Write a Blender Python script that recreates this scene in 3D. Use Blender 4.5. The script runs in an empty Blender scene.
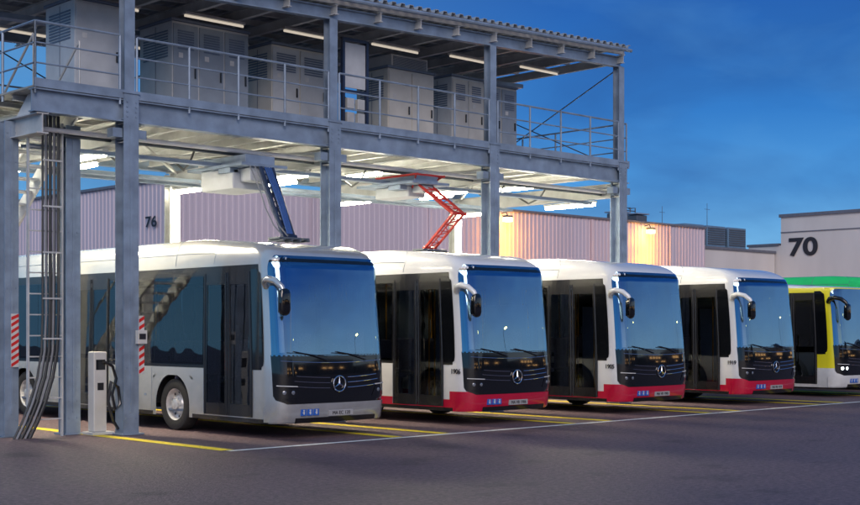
import bpy, math, random
from mathutils import Vector, Matrix
random.seed(4)
PI=math.pi
scn=bpy.context.scene
COL=scn.collection
# ------------------------------------------------------------------ materials
def mat(name,col,rough=.5,metal=0,var=.12,scale=6,bump=0,bscale=40,coat=0,emit=None,estr=0,spec=.5,stretch=None,dirt=None):
    m=bpy.data.materials.new(name); m.use_nodes=True
    nt=m.node_tree; n=nt.nodes; l=nt.links; b=n['Principled BSDF']
    b.inputs['Roughness'].default_value=rough; b.inputs['Metallic'].default_value=metal
    b.inputs['Coat Weight'].default_value=coat; b.inputs['Coat Roughness'].default_value=.04
    b.inputs['Specular IOR Level'].default_value=spec
    tc=n.new('ShaderNodeTexCoord'); mp=n.new('ShaderNodeMapping'); l.new(tc.outputs['Object'],mp.inputs[0])
    if stretch: mp.inputs['Scale'].default_value=stretch
    nz=n.new('ShaderNodeTexNoise'); nz.inputs['Scale'].default_value=scale; nz.inputs['Detail'].default_value=6
    l.new(mp.outputs[0],nz.inputs[0])
    rp=n.new('ShaderNodeValToRGB'); rp.color_ramp.elements[0].position=.3; rp.color_ramp.elements[1].position=.7
    c=col
    rp.color_ramp.elements[0].color=tuple(x*(1-var) for x in c)+(1,)
    rp.color_ramp.elements[1].color=tuple(min(1,x*(1+var)) for x in c)+(1,)
    l.new(nz.outputs['Fac'],rp.inputs[0]); last=rp.outputs[0]
    if dirt:   # darker road film towards the bottom of the body
        sp=n.new('ShaderNodeSeparateXYZ'); l.new(tc.outputs['Object'],sp.inputs[0])
        mr=n.new('ShaderNodeMapRange'); mr.inputs['From Min'].default_value=.25; mr.inputs['From Max'].default_value=1.1; mr.inputs['To Min'].default_value=.62; mr.inputs['To Max'].default_value=0
        l.new(sp.outputs['Z'],mr.inputs['Value'])
        ns=n.new('ShaderNodeTexNoise'); ns.inputs['Scale'].default_value=5; ns.inputs['Detail'].default_value=8; l.new(tc.outputs['Object'],ns.inputs[0])
        mu=n.new('ShaderNodeMath'); mu.operation='MULTIPLY'; l.new(mr.outputs[0],mu.inputs[0]); l.new(ns.outputs['Fac'],mu.inputs[1])
        mx=n.new('ShaderNodeMix'); mx.data_type='RGBA'; l.new(mu.outputs[0],mx.inputs[0]); l.new(last,mx.inputs[6]); mx.inputs[7].default_value=(.10,.09,.08,1); last=mx.outputs[2]
    l.new(last,b.inputs['Base Color'])
    if bump:
        n2=n.new('ShaderNodeTexNoise'); n2.inputs['Scale'].default_value=bscale; n2.inputs['Detail'].default_value=5
        l.new(tc.outputs['Object'],n2.inputs[0]); bp=n.new('ShaderNodeBump'); bp.inputs['Strength'].default_value=bump; bp.inputs['Distance'].default_value=.02
        l.new(n2.outputs['Fac'],bp.inputs['Height']); l.new(bp.outputs[0],b.inputs['Normal'])
    if emit:
        b.inputs['Emission Color'].default_value=tuple(emit)+(1,); b.inputs['Emission Strength'].default_value=estr
    return m
def glassmat(name,tint,refl=.3,rough=.02,gcol=(.92,.96,1)):
    m=bpy.data.materials.new(name); m.use_nodes=True; nt=m.node_tree; n=nt.nodes; l=nt.links
    for x in list(n): n.remove(x)
    out=n.new('ShaderNodeOutputMaterial'); mx=n.new('ShaderNodeMixShader'); tr=n.new('ShaderNodeBsdfTransparent'); gl=n.new('ShaderNodeBsdfGlossy')
    tr.inputs[0].default_value=tuple(tint)+(1,); gl.inputs['Roughness'].default_value=rough; gl.inputs['Color'].default_value=tuple(gcol)+(1,)
    fr=n.new('ShaderNodeFresnel'); fr.inputs[0].default_value=1.6
    ad=n.new('ShaderNodeMath'); ad.operation='ADD'; ad.use_clamp=True; ad.inputs[1].default_value=refl
    nz=n.new('ShaderNodeTexNoise'); nz.inputs['Scale'].default_value=.9; bp=n.new('ShaderNodeBump'); bp.inputs['Strength'].default_value=.12; bp.inputs['Distance'].default_value=.05
    tc=n.new('ShaderNodeTexCoord'); l.new(tc.outputs['Object'],nz.inputs[0]); l.new(nz.outputs['Fac'],bp.inputs['Height']); l.new(bp.outputs[0],gl.inputs['Normal'])
    l.new(fr.outputs[0],ad.inputs[0]); l.new(ad.outputs[0],mx.inputs[0]); l.new(tr.outputs[0],mx.inputs[1]); l.new(gl.outputs[0],mx.inputs[2]); l.new(mx.outputs[0],out.inputs[0])
    return m
M={}
M['steel']=mat('galvanised_steel',(.25,.32,.42),.45,.25,.22,3,.05,60)
M['steel_light']=mat('light_steel',(.52,.53,.53),.5,.1,.16,3)
M['steel_white']=mat('white_steel',(.74,.75,.76),.5,0,.1,3)
M['steel_dark']=mat('dark_steel',(.10,.12,.15),.5,.3)
M['roofsheet']=mat('roof_sheet',(.36,.39,.43),.5,.15,.15,2)
M['deck']=mat('deck_sheet',(.34,.33,.30),.6,.0,.3,3)
M['cab']=mat('cabinet_paint',(.50,.53,.57),.45,0,.09,3)
M['cab2']=mat('cabinet_beige',(.58,.57,.54),.5,0,.09,3)
M['cabmid']=mat('cabinet_blue_grey',(.26,.31,.38),.5,0,.1,3)
M['cabdark']=mat('cabinet_dark',(.13,.17,.25),.5,0,.1,4)
M['black']=mat('black_plastic',(.012,.012,.014),.22,coat=.3)
M['gloss']=mat('black_gloss',(.006,.007,.009),.08,0,.1,4,coat=.6)
M['rubber']=mat('tyre_rubber',(.022,.022,.023),.8,0,.2,20,.2,60)
M['rim']=mat('rim_metal',(.60,.60,.61),.35,.4,.2,12)
M['chrome']=mat('chrome',(.8,.8,.82),.12,1,.03)
M['silver']=mat('silver_paint',(.60,.62,.63),.22,.5,.04,3,coat=.9,dirt=1)
M['white']=mat('white_paint',(.80,.81,.82),.24,0,.03,3,coat=.8,dirt=1)
M['red']=mat('red_paint',(.50,.006,.04),.24,0,.06,3,coat=.8)
M['yellow']=mat('yellow_paint',(.85,.76,.02),.3,0,.05,3,coat=.5)
M['green']=mat('green_paint',(.02,.60,.14),.3,0,.05,3,coat=.5)
M['redsteel']=mat('red_arm',(.50,.035,.025),.4,.1,.15,8)
M['bluesteel']=mat('blue_black_arm',(.02,.035,.08),.4,.2,.2,8)
M['bluecable']=mat('blue_cable',(.04,.10,.30),.45)
M['plate']=mat('plate_white',(.60,.60,.60),.4)
M['npl']=mat('number_plate_white',(.36,.36,.37),.4)
M['blue']=mat('sign_blue',(.02,.12,.5),.4)
M['ink']=mat('ink',(.02,.02,.03),.5)
M['orange']=mat('grab_pole',(.8,.35,.02),.35)
M['seat']=mat('seat_fabric',(.26,.24,.34),.8,0,.3,40)
M['cable']=mat('cable_sheath',(.045,.05,.055),.5)
M['cablegrey']=mat('cable_sheath_grey',(.20,.21,.23),.5)
M['wall']=mat('lilac_cladding',(.60,.52,.60),.5,0,.08,.35,stretch=(1,1,.25))
M['wall2']=mat('white_render',(.64,.61,.60),.7,0,.08,.5,stretch=(1,1,.3))
M['coping']=mat('coping',(.16,.17,.21),.5,.2)
M['concrete']=mat('concrete',(.25,.25,.26),.8,0,.2,2,.2)
M['bluegrey']=mat('blue_grey_louvre',(.14,.24,.36),.5,.1,.15,2)
M['lamp']=mat('lamp_tube',(1,1,1),.4,emit=(1,.92,.70),estr=60)
M['lampdim']=mat('dim_tube',(.6,.6,.6),.4,emit=(1,.86,.68),estr=.55)
M['sodium']=mat('sodium_lamp',(1,.7,.3),.4,emit=(1,.62,.15),estr=25)
M['lens']=mat('lamp_lens',(.20,.22,.26),.08,.3,.1,10,coat=1)
M['lenslit']=mat('lamp_lens_lit',(.9,.95,1),.1,emit=(.85,.93,1),estr=5)
M['redw']=mat('sign_red',(.6,.02,.02),.4)
M['wind']=glassmat('windscreen_glass',(.55,.64,.68),.42,.01,(.42,.68,.90))
M['side']=glassmat('side_glass',(.38,.40,.42),.02,.01)
M['mirror']=mat('mirror_glass',(.7,.75,.8),.04,1,.02)
M['farwin']=mat('lit_window',(.9,.6,.3),.4,emit=(1,.55,.2),estr=5)
M['fardark']=mat('far_facade',(.09,.09,.11),.7)
def paintline(name,col):
    m=mat(name,col,.6,0,.15,8); nt=m.node_tree; n=nt.nodes; l=nt.links; b=n['Principled BSDF']
    tc=n.new('ShaderNodeTexCoord'); nz=n.new('ShaderNodeTexNoise'); nz.inputs['Scale'].default_value=9; nz.inputs['Detail'].default_value=8
    l.new(tc.outputs['Object'],nz.inputs[0]); rp=n.new('ShaderNodeValToRGB'); rp.color_ramp.elements[0].position=.28; rp.color_ramp.elements[1].position=.38
    rp.color_ramp.elements[0].color=(.35,.35,.35,1)
    l.new(nz.outputs['Fac'],rp.inputs[0]); l.new(rp.outputs[0],b.inputs['Alpha']); return m
M['lw']=paintline('white_line_paint',(.85,.85,.80)); M['ly']=paintline('yellow_line_paint',(.95,.70,.02))
def asphalt():
    m=bpy.data.materials.new('asphalt'); m.use_nodes=True; nt=m.node_tree; n=nt.nodes; l=nt.links; b=n['Principled BSDF']
    tc=n.new('ShaderNodeTexCoord')
    a=n.new('ShaderNodeTexNoise'); a.inputs['Scale'].default_value=.22; a.inputs['Detail'].default_value=8; a.inputs['Roughness'].default_value=.6
    c=n.new('ShaderNodeTexNoise'); c.inputs['Scale'].default_value=13; c.inputs['Detail'].default_value=6; c.inputs['Roughness'].default_value=.75
    v=n.new('ShaderNodeTexVoronoi'); v.inputs['Scale'].default_value=35
    for x in (a,c,v): l.new(tc.outputs['Object'],x.inputs[0])
    r1=n.new('ShaderNodeValToRGB'); r1.color_ramp.elements[0].position=.32; r1.color_ramp.elements[1].position=.7
    r1.color_ramp.elements[0].color=(.118,.078,.086,1); r1.color_ramp.elements[1].color=(.175,.118,.128,1)
    l.new(a.outputs['Fac'],r1.inputs[0])
    r2=n.new('ShaderNodeValToRGB'); r2.color_ramp.elements[0].position=.36; r2.color_ramp.elements[1].position=.66
    r2.color_ramp.elements[0].color=(.5,.5,.5,1); r2.color_ramp.elements[1].color=(1.5,1.5,1.5,1)
    l.new(c.outputs['Fac'],r2.inputs[0])
    mx=n.new('ShaderNodeMix'); mx.data_type='RGBA'; mx.blend_type='MULTIPLY'; mx.inputs[0].default_value=1
    l.new(r1.outputs[0],mx.inputs[6]); l.new(r2.outputs[0],mx.inputs[7])
    s=n.new('ShaderNodeTexNoise'); s.inputs['Scale'].default_value=.9; s.inputs['Detail'].default_value=4; l.new(tc.outputs['Object'],s.inputs[0])
    r3=n.new('ShaderNodeValToRGB'); r3.color_ramp.elements[0].position=.30; r3.color_ramp.elements[1].position=.42; r3.color_ramp.elements[0].color=(.62,.62,.62,1); l.new(s.outputs['Fac'],r3.inputs[0])
    m2=n.new('ShaderNodeMix'); m2.data_type='RGBA'; m2.blend_type='MULTIPLY'; m2.inputs[0].default_value=1; l.new(mx.outputs[2],m2.inputs[6]); l.new(r3.outputs[0],m2.inputs[7])
    l.new(m2.outputs[2],b.inputs['Base Color'])
    rr=n.new('ShaderNodeMapRange'); rr.inputs['To Min'].default_value=.46; rr.inputs['To Max'].default_value=.78
    l.new(a.outputs['Fac'],rr.inputs['Value']); l.new(rr.outputs[0],b.inputs['Roughness']); b.inputs['Specular IOR Level'].default_value=.35
    bp=n.new('ShaderNodeBump'); bp.inputs['Strength'].default_value=.5; bp.inputs['Distance'].default_value=.012
    l.new(v.outputs['Distance'],bp.inputs['Height']); l.new(bp.outputs[0],b.inputs['Normal'])
    return m
M['asphalt']=asphalt()
# ------------------------------------------------------------------ mesh builder
class MB:
    def __init__(s): s.v=[]; s.f=[]; s.m=[]
    def add(s,vs,fs,m=0):
        o=len(s.v); s.v+= [tuple(x) for x in vs]
        for f in fs: s.f.append([i+o for i in f]); s.m.append(m)
    def box(s,x0,x1,y0,y1,z0,z1,m=0):
        s.add([(x0,y0,z0),(x1,y0,z0),(x1,y1,z0),(x0,y1,z0),(x0,y0,z1),(x1,y0,z1),(x1,y1,z1),(x0,y1,z1)],
              [(0,3,2,1),(4,5,6,7),(0,1,5,4),(1,2,6,5),(2,3,7,6),(3,0,4,7)],m); return s
    def bar(s,p,q,w,h,m=0):
        p=Vector(p);q=Vector(q);d=(q-p).normalized(); up=Vector((0,0,1)) if abs(d.z)<.95 else Vector((0,1,0))
        a=d.cross(up).normalized()*w/2; b=a.cross(d).normalized()*h/2
        vs=[p-a-b,p+a-b,p+a+b,p-a+b,q-a-b,q+a-b,q+a+b,q-a+b]
        s.add(vs,[(0,1,2,3),(7,6,5,4),(0,4,5,1),(1,5,6,2),(2,6,7,3),(3,7,4,0)],m); return s
    def tube(s,pts,r,n=8,m=0,cap=True):
        pts=[Vector(p) for p in pts]; rings=[]; prev=None
        for i,p in enumerate(pts):
            d=((pts[min(i+1,len(pts)-1)]-pts[max(i-1,0)])).normalized()
            if prev is None:
                up=Vector((0,0,1)) if abs(d.z)<.9 else Vector((1,0,0)); a=d.cross(up).normalized()
            else: a=(prev-d*prev.dot(d)).normalized()
            prev=a; b=d.cross(a)
            rr=r[i] if isinstance(r,(list,tuple)) else r
            rings.append([p+a*rr*math.cos(2*PI*k/n)+b*rr*math.sin(2*PI*k/n) for k in range(n)])
        vs=[x for g in rings for x in g]; fs=[]
        for i in range(len(pts)-1):
            for k in range(n): fs.append((i*n+k,i*n+(k+1)%n,(i+1)*n+(k+1)%n,(i+1)*n+k))
        if cap: fs.append(tuple(range(n))[::-1]); fs.append(tuple((len(pts)-1)*n+k for k in range(n)))
        s.add(vs,fs,m); return s
    def lathe_x(s,c,prof,n=32,m=0):
        vs=[];fs=[]
        for (x,r) in prof:
            for k in range(n):
                t=2*PI*k/n; vs.append((c[0]+x,c[1]+r*math.cos(t),c[2]+r*math.sin(t)))
        for i in range(len(prof)-1):
            for k in range(n): fs.append((i*n+k,i*n+(k+1)%n,(i+1)*n+(k+1)%n,(i+1)*n+k))
        s.add(vs,fs,m); return s
    def build(s,name,mats,parent=None,smooth=False,bevel=0,weld=False):
        me=bpy.data.meshes.new(name); me.from_pydata(s.v,[],s.f)
        if not isinstance(mats,(list,tuple)): mats=[mats]
        for x in mats: me.materials.append(x)
        for p,i in zip(me.polygons,s.m): p.material_index=i; p.use_smooth=smooth
        me.update(); o=bpy.data.objects.new(name,me); COL.objects.link(o)
        if parent: o.parent=parent
        if smooth:
            try: me.set_sharp_from_angle(angle=math.radians(38))
            except Exception: pass
        if bevel:
            b=o.modifiers.new('Bevel','BEVEL'); b.width=bevel; b.segments=2; b.limit_method='ANGLE'
        return o
def tag(o,label=None,cat=None,group=None,kind=None):
    if label:o['label']=label
    if cat:o['category']=cat
    if group:o['group']=group
    if kind:o['kind']=kind
    return o
def empty(name,loc=(0,0,0)):
    o=bpy.data.objects.new(name,None); o.location=loc; o.empty_display_size=.3; COL.objects.link(o); return o
def textmesh(name,txt,size,m,origin,xd,yd,parent=None,sx=1,off=.01,bold=.02):
    cu=bpy.data.curves.new('t','FONT'); cu.body=txt; cu.size=size; cu.align_x='CENTER'; cu.align_y='CENTER'; cu.extrude=.004; cu.offset=bold*size
    t=bpy.data.objects.new('t',cu); COL.objects.link(t); bpy.context.view_layer.update()
    me=bpy.data.meshes.new_from_object(t.evaluated_get(bpy.context.evaluated_depsgraph_get()))
    bpy.data.objects.remove(t)
    X=Vector(xd).normalized();Y=Vector(yd).normalized();Z=X.cross(Y)
    for v in me.vertices: v.co=Vector(origin)+X*v.co.x*sx+Y*v.co.y+Z*(v.co.z+off)
    me.materials.clear(); me.materials.append(m); me.name=name
    o=bpy.data.objects.new(name,me); COL.objects.link(o)
    if parent:o.parent=parent
    return o
# ------------------------------------------------------------------ bus
W=1.275;R=.35;A1=W-R;A2=A1+R*PI/2;L=12.1;R2=.28;YS=R+.10
A3=A2+(L-R2-YS);A4=A3+R2*PI/2;A5=A4+(W-R2)
def surf(a,v,off=0,hh=0):
    s=-1 if a<0 else 1; t=abs(a); fw=0
    if t<=A1: x=t;y=0;nx,ny=0,-1
    elif t<=A2:
        th=(t-A1)/R; x=A1+R*math.sin(th); y=R*(1-math.cos(th)); nx,ny=math.sin(th),-math.cos(th)
    elif t<=A3: x=W;y=R+(t-A2);nx,ny=1,0
    elif t<=A4:
        th=(t-A3)/R2; x=W-R2+R2*math.cos(th); y=L-R2-.10+R2*math.sin(th); nx,ny=math.cos(th),math.sin(th)
    else: x=W-R2-(t-A4); y=L-.10; nx,ny=0,1
    y+=.10*(min(x,W)/W)**2 if t<A3 else .10
    fw=max(0,-ny)
    e=0;h=v;cp=1;sp=0;push=0
    if v>1.2: e+=.025*min(1,(v-1.2)/1.8)
    if v<.6: e+=.05*fw*((.6-v)/.3)**2
    y0=y
    x-=nx*e; y-=ny*e
    if v>3.0:
        ph=min(1,(v-3.0)/.4)*PI/2; q=1-math.cos(ph)
        x-=nx*.24*q
        if ny>0: y-=ny*.34*q
        elif y0<2.6: push=1.10*q*(1-y0/2.6)
        rise=.42+.10*min(1,max(0,(y0+push-1.0)/1.6)) + hh
        h=3.0+rise*math.sin(ph); cp,sp=math.cos(ph),math.sin(ph)
    if v>1.1: lean=.17*min(1,(v-1.1)/1.9)**1.3
    else: lean=0
    y+=(lean*max(0,1-y0/2.2) if t<A3 else 0)+push
    return Vector((s*(x+nx*cp*off),y+ny*cp*off,h+sp*off))
def orient(vs,f):
    c=sum((vs[i] for i in f),Vector())/len(f)
    n=Vector((0,0,0))
    for i in range(len(f)):
        p=vs[f[i]];q=vs[f[(i+1)%len(f)]]; n+=p.cross(q)
    ref=Vector((0,min(max(c.y,1.2),L-1.2),1.8))
    return f if n.dot(c-ref)>0 else tuple(reversed(f))
def grid(mb,rows,cols,fn,skip=None,mf=None,m=0):
    vs=[];nr=len(rows);nc=len(cols)
    for r in rows:
        for c in cols: vs.append(fn(c,r))
    fs=[];ms=[]
    for i in range(nr-1):
        for j in range(nc-1):
            cr=(rows[i]+rows[i+1])/2; cc=(cols[j]+cols[j+1])/2
            if skip and skip(cc,cr): continue
            f=(i*nc+j,i*nc+j+1,(i+1)*nc+j+1,(i+1)*nc+j)
            fs.append(orient(vs,f)); ms.append(mf(cc,cr) if mf else m)
    o=len(mb.v); mb.v+=[tuple(x) for x in vs]
    for f,k in zip(fs,ms): mb.f.append([i+o for i in f]); mb.m.append(k)
def lin(a,b,n): return [a+(b-a)*i/n for i in range(n+1)]
def patch(mb,v0,v1,ext,nv,na,off,hole=None,m=0,hh=0):
    rows=lin(v0,v1,nv); cols=lin(0,1,na)
    def fn(c,r):
        l,rr=ext(r); return surf(l+(rr-l)*c,r,off,hh)
    def sk(c,r):
        if not hole: return False
        l,rr=ext(r); return hole(l+(rr-l)*c,r)
    grid(mb,rows,cols,fn,sk,None,m)
def rr_ext(a0,a1,v0,v1,rad,top=True,bot=True):
    def ext(v):
        d=0
        if top and v>v1-rad: d=rad-math.sqrt(max(0,rad**2-(v-(v1-rad))**2))
        if bot and v<v0+rad: d=max(d,rad-math.sqrt(max(0,rad**2-(v0+rad-v)**2)))
        return (a0+d,a1-d)
    return ext
def ty(y): return y-YS+A2
DOORS=[(.78,2.22),(5.6,6.92),(10.2,11.1)]
WHEELS=[3.28,9.15]
def make_bus(spec):
    root=empty('electric_bus' if spec['kind']!='city' else 'city_bus')
    hh=spec.get('hh',0)
    mats=spec['mats']
    wl=[(2.30,3.90),(3.94,5.54),(6.98,8.5),(8.54,10.14),(11.15,11.6)]
    wr=[(.75,2.2),(2.25,4.0),(4.05,5.8),(5.85,7.6),(7.65,9.4),(9.45,11.3)]
    ys=set()
    for a,b in wl+wr+DOORS: ys.add(round(a,3)); ys.add(round(b,3))
    for w in WHEELS: ys.add(round(w-.66,4)); ys.add(round(w+.66,4))
    T=set(lin(0,1.08,8)+[1.14,1.2,1.26,1.32,1.38,1.43]+[A2,A2+.06,A2+.15]+lin(A3,A4,5)+lin(A4,A5,3))
    hard=sorted([ty(y) for y in ys]+list(T))
    soft=[ty(y) for y in (1.0,1.3,1.6,2.0,4.6,7.7,9.6,11.35)]
    T=sorted(hard+[s for s in soft if min(abs(s-h) for h in hard)>.03]); T2=[T[0]]
    for t in T[1:]:
        if t-T2[-1]>.012: T2.append(t)
    cols=[-t for t in reversed(T2[1:])]+T2
    vs=[.27,.34,.42,.5,.58,.66,.8,.95,1.04,1.18,1.28,1.45,1.7,2.0,2.3,2.55,2.72,2.80,2.9,3.0,3.04,3.08,3.12,3.16,3.2,3.24,3.28,3.32,3.36,3.4]
    def side_y(t): return t-A2+YS
    def skip(a,v):
        t=abs(a)
        if t<1.08 and 1.45<v<2.72: return True
        if t>A2-.01 and t<A3:
            y=side_y(t)
            for w in WHEELS:
                if abs(y-w)<.66 and v<1.04: return True
            if a<0:
                for a0,b0 in DOORS:
                    if a0<y<b0 and .42<v<2.8: return True
                for a0,b0 in wl:
                    if a0<y<b0 and 1.28<v<2.8: return True
            else:
                for a0,b0 in wr:
                    if a0<y<b0 and 1.28<v<2.8: return True
        return False
    mb=MB(); grid(mb,vs,cols,lambda c,r:surf(c,r,0,hh),skip,lambda a,v:spec['paint'](a,v))
    n=len(T2)
    for i in range(n-1):
        p=[surf(T2[i],3.4,0,hh),surf(T2[i+1],3.4,0,hh),surf(-T2[i+1],3.4,0,hh),surf(-T2[i],3.4,0,hh)]
        mb.add(p,[orient(p,(0,1,2,3))],spec['paint'](A2+.1 if T2[i]>A1 else .2,3.4))
    for sx in (-1,1):
        for w in WHEELS:
            xx=sx*W; N=24; outer=[];inner=[]; rad=.56; zc=.49
            for k in range(N+1):
                th=PI*k/N; c,s_=math.cos(th),math.sin(th)
                q=min(.66/abs(c) if abs(c)>1e-6 else 9,(1.04-zc)/s_ if s_>1e-6 else 9)
                inner.append(Vector((xx,w+rad*min(1,q/rad*.98)*c,zc+rad*min(1,q/rad*.98)*s_))); outer.append(Vector((xx,w+q*c,zc+q*s_)))
            vsx=inner+outer; fs=[orient(vsx,(k,k+1,N+2+k,N+1+k)) for k in range(N)]
            mb.add(vsx,fs,spec['paint'](sx*(ty(w)),.8))
            for sg in (-1,1):     # fill the two upper corners of the opening
                q=[Vector((xx,w+sg*.55,1.0401)),Vector((xx,w+sg*.66,1.0401)),Vector((xx,w+sg*.66,.95))]
                mb.add(q,[orient(q,(0,1,2))],spec['paint'](sx*ty(w),.8))
            for d in (-1,1):
                q=[Vector((xx,w+d*.56,.27)),Vector((xx,w+d*.66,.27)),Vector((xx,w+d*.66,zc)),Vector((xx,w+d*.56,zc))]
                mb.add(q,[orient(q,(0,1,2,3))],spec['paint'](sx*ty(w),.45))
            tv=[];
            for k in range(N+1):
                th=PI*k/N
                tv.append(Vector((xx,w+.55*math.cos(th),zc+.54*math.sin(th)))); tv.append(Vector((xx-sx*.6,w+.55*math.cos(th),zc+.54*math.sin(th))))
            mb.add(tv,[(2*k,2*k+1,2*k+3,2*k+2) for k in range(N)],1)
            mb.box(min(xx-sx*.6,xx-sx*.62),max(xx-sx*.6,xx-sx*.62),w-.56,w+.56,.25,1.04,1)
    mb.build('body',mats,root,True)
    mb=MB(); patch(mb,.29,.60,rr_ext(-1.46,1.46,.27,.60,.08,True,False),6,32,.02)
    mb.build('bumper',spec['bump'],root,True)
    mb=MB(); patch(mb,.27,.36,lambda v:(-.9,.9),2,16,.028); mb.build('lower_grille',M['black'],root,True)
    mb=MB(); patch(mb,.605,1.44,lambda v:(-1.27-.05*(v-.6),1.27+.05*(v-.6)) if v>.72 else (-1.27+.55*((.72-v)/.115)**2*.4,1.27-.55*((.72-v)/.115)**2*.4),12,34,.012)
    mb.build('front_mask',M['gloss'],root,True)
    top=spec.get('wtop',3.09)
    ex=rr_ext(-1.30,1.30,1.42,top,.16,True,False)
    mb=MB(); patch(mb,1.42,top,ex,28,40,.006,lambda a,v:abs(a)<1.14 and 1.5<v<2.66,hh=hh); mb.build('windscreen_surround',M['gloss'],root,True)
    mb=MB(); patch(mb,1.42,top,ex,20,34,.012,hh=hh); mb.build('windscreen',M['wind'],root,True)
    for s in (-1,1):
        y1=.765 if s<0 else .74
        def exc(v,s=s,y1=y1):
            d=.0
            if v>2.80: d=.12-math.sqrt(max(0,.12**2-(v-2.80)**2))
            if v<1.32: d=.14-math.sqrt(max(0,.14**2-(1.32-v)**2))
            a0=1.455+.02*((v-2)/1.0)**2+d; a1=ty(y1)
            return (a0,a1) if s>0 else (-a1,-a0)
        mb=MB(); patch(mb,1.18,2.92,exc,22,6,.007); mb.build('corner_window',M['gloss'],root,True)
    mb=MB()
    for j,v in enumerate((.86,.95,1.04)):
        for s in (-1,1):
            pts=[surf(s*x,v+.05*(x/1.0)**2,.022) for x in lin(.20,.98-.04*j,10)]
            mb.tube(pts,.007,5)
    mb.tube([surf(x,1.30+.03*abs(x)**2,.018) for x in lin(-1.15,1.15,16)],.006,5)
    mb.build('chrome_trim',M['chrome'],root,True)
    if spec['kind']!='city':
        mb=MB(); c=surf(0,.93,.035)
        mb.tube([c+Vector((.135*math.cos(t),0,.135*math.sin(t))) for t in lin(0,2*PI,28)],.012,6)
        for k in range(3):
            t=PI/2+k*2*PI/3; tip=Vector((.13*math.cos(t),0,.13*math.sin(t))); p=Vector((-math.sin(t),0,math.cos(t)))*.022
            vs_=[c+tip,c+p,c-p,c+Vector((0,-.02,0))]; mb.add(vs_,[(0,1,3),(0,3,2)])
        mb.build('emblem',M['chrome'],root)
    for s in (-1,1):
        mb=MB()
        def ex2(v,s=s):
            a=.80+.12*((v-.70)/.22); b=1.24; return (a,b) if s>0 else (-b,-a)
        patch(mb,.70,.92,ex2,5,10,.020); h=mb.build('headlight',M['gloss'],root,True)
        for a in (.96,1.10):
            mb=MB()
            rl=.046 if spec.get('lit') else .034
            c=surf(s*a,.80,.024); nn=(surf(s*a,.80,.05)-c).normalized(); u=nn.cross(Vector((0,0,1))).normalized(); w_=Vector((0,0,1))
            ring=[c+u*rl*math.cos(t)+w_*rl*math.sin(t) for t in lin(0,2*PI,14)[:-1]]
            mb.add(ring+[c+nn*.012],[(k,(k+1)%14,14) for k in range(14)])
            mb.build('lens',M['lenslit'] if spec.get('lit') else M['lens'],h,True)
        mb=MB(); mb.tube([surf(s*x,.90+.05*(x-.85),.026) for x in lin(.88,1.22,6)],.010,5); mb.build('daytime_strip',M['plate'],h,True)
    for (x0,x1,z1) in ((-.25,-.95,1.50),(.65,-.05,1.49)):
        mb=MB(); mb.tube([surf(x0,1.34,.03),surf((x0+x1)/2,(1.38+z1)/2,.05),surf(x1,z1,.03)],.009,6)
        mb.tube([surf(x1-.1,z1-.02,.022),surf(x1+.3,z1-.05,.025),surf(x1+.7,z1-.09,.022)],.008,6); mb.build('wiper',M['black'],root,True)
    c=surf(.05,.42,.03)
    o=MB().box(c.x-.27,c.x+.27,c.y-.012,c.y+.02,.375,.475).build('number_plate',M['npl'],root,bevel=.004)
    textmesh('plate_text',spec['plate'],.085,M['ink'],(c.x,c.y-.012,.424),(1,0,0),(0,0,1),o,off=.002,bold=.0)
    mb=MB()
    c2=surf(-.62,.45,.03)
    for k in range(3):
        x=c2.x-.13+.13*k; yy=surf(x,.45,.024).y
        mb.box(x-.055,x+.055,yy-.01,yy+.03,.40,.51,0)
        mb.box(x-.012,x+.012,yy-.016,yy-.008,.42,.475,1); mb.box(x-.016,x+.016,yy-.016,yy-.008,.48,.50,1); mb.box(x-.03,x+.02,yy-.015,yy-.009,.445,.455,1)
    mb.build('pictogram_sticker',[M['blue'],M['plate']],root)
    if spec.get('number'):
        c=surf(-(A2-.03),1.05,.012); n_=(surf(-(A2-.03),1.05,.05)-c).normalized()
        xd=Vector((0,0,1)).cross(n_)
        textmesh('fleet_number',spec['number'],.13,M['ink'],c,xd,(0,0,1),root,off=.006,sx=.95)
    s=-1; K=.84
    mr=MB(); base=surf(s*(A2-.12),2.62,-.02)
    off=[(0,0,0),(.11,-.10,.08),(.17,-.28,.11),(.16,-.46,.07),(.12,-.58,-.03),(.09,-.62,-.14)]
    pts=[base+Vector((s*a,b,c)) for a,b,c in off]
    mr.tube(pts,[.07,.066,.06,.056,.05,.04],10); arm=mr.build('mirror',mats[spec['mirror']],root,True)
    mm=MB(); q=pts[-1]; prof=[(0,.05),(.03,.10),(.10,.125),(.42,.125),(.50,.10),(.54,.04)]
    vs_=[];N=14
    for (dz,rr) in prof:
        for k in range(N):
            th=2*PI*k/N; cx=math.copysign(abs(math.cos(th))**.6,math.cos(th)); sy=math.copysign(abs(math.sin(th))**.6,math.sin(th))
            vs_.append((q.x+rr*cx*K,q.y+rr*.62*sy*K,q.z+.08-dz*K))
    fs=[(i*N+k,(i+1)*N+k,(i+1)*N+(k+1)%N,i*N+(k+1)%N) for i in range(len(prof)-1) for k in range(N)]+[tuple(range(N)),tuple((len(prof)-1)*N+k for k in reversed(range(N)))]
    mm.add(vs_,fs); mm.build('mirror_housing',M['gloss'],arm,True)
    MB().box(q.x-.085,q.x+.085,q.y+.065,q.y+.07,q.z-.32,q.z+.02).build('mirror_glass',M['mirror'],arm)
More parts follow.
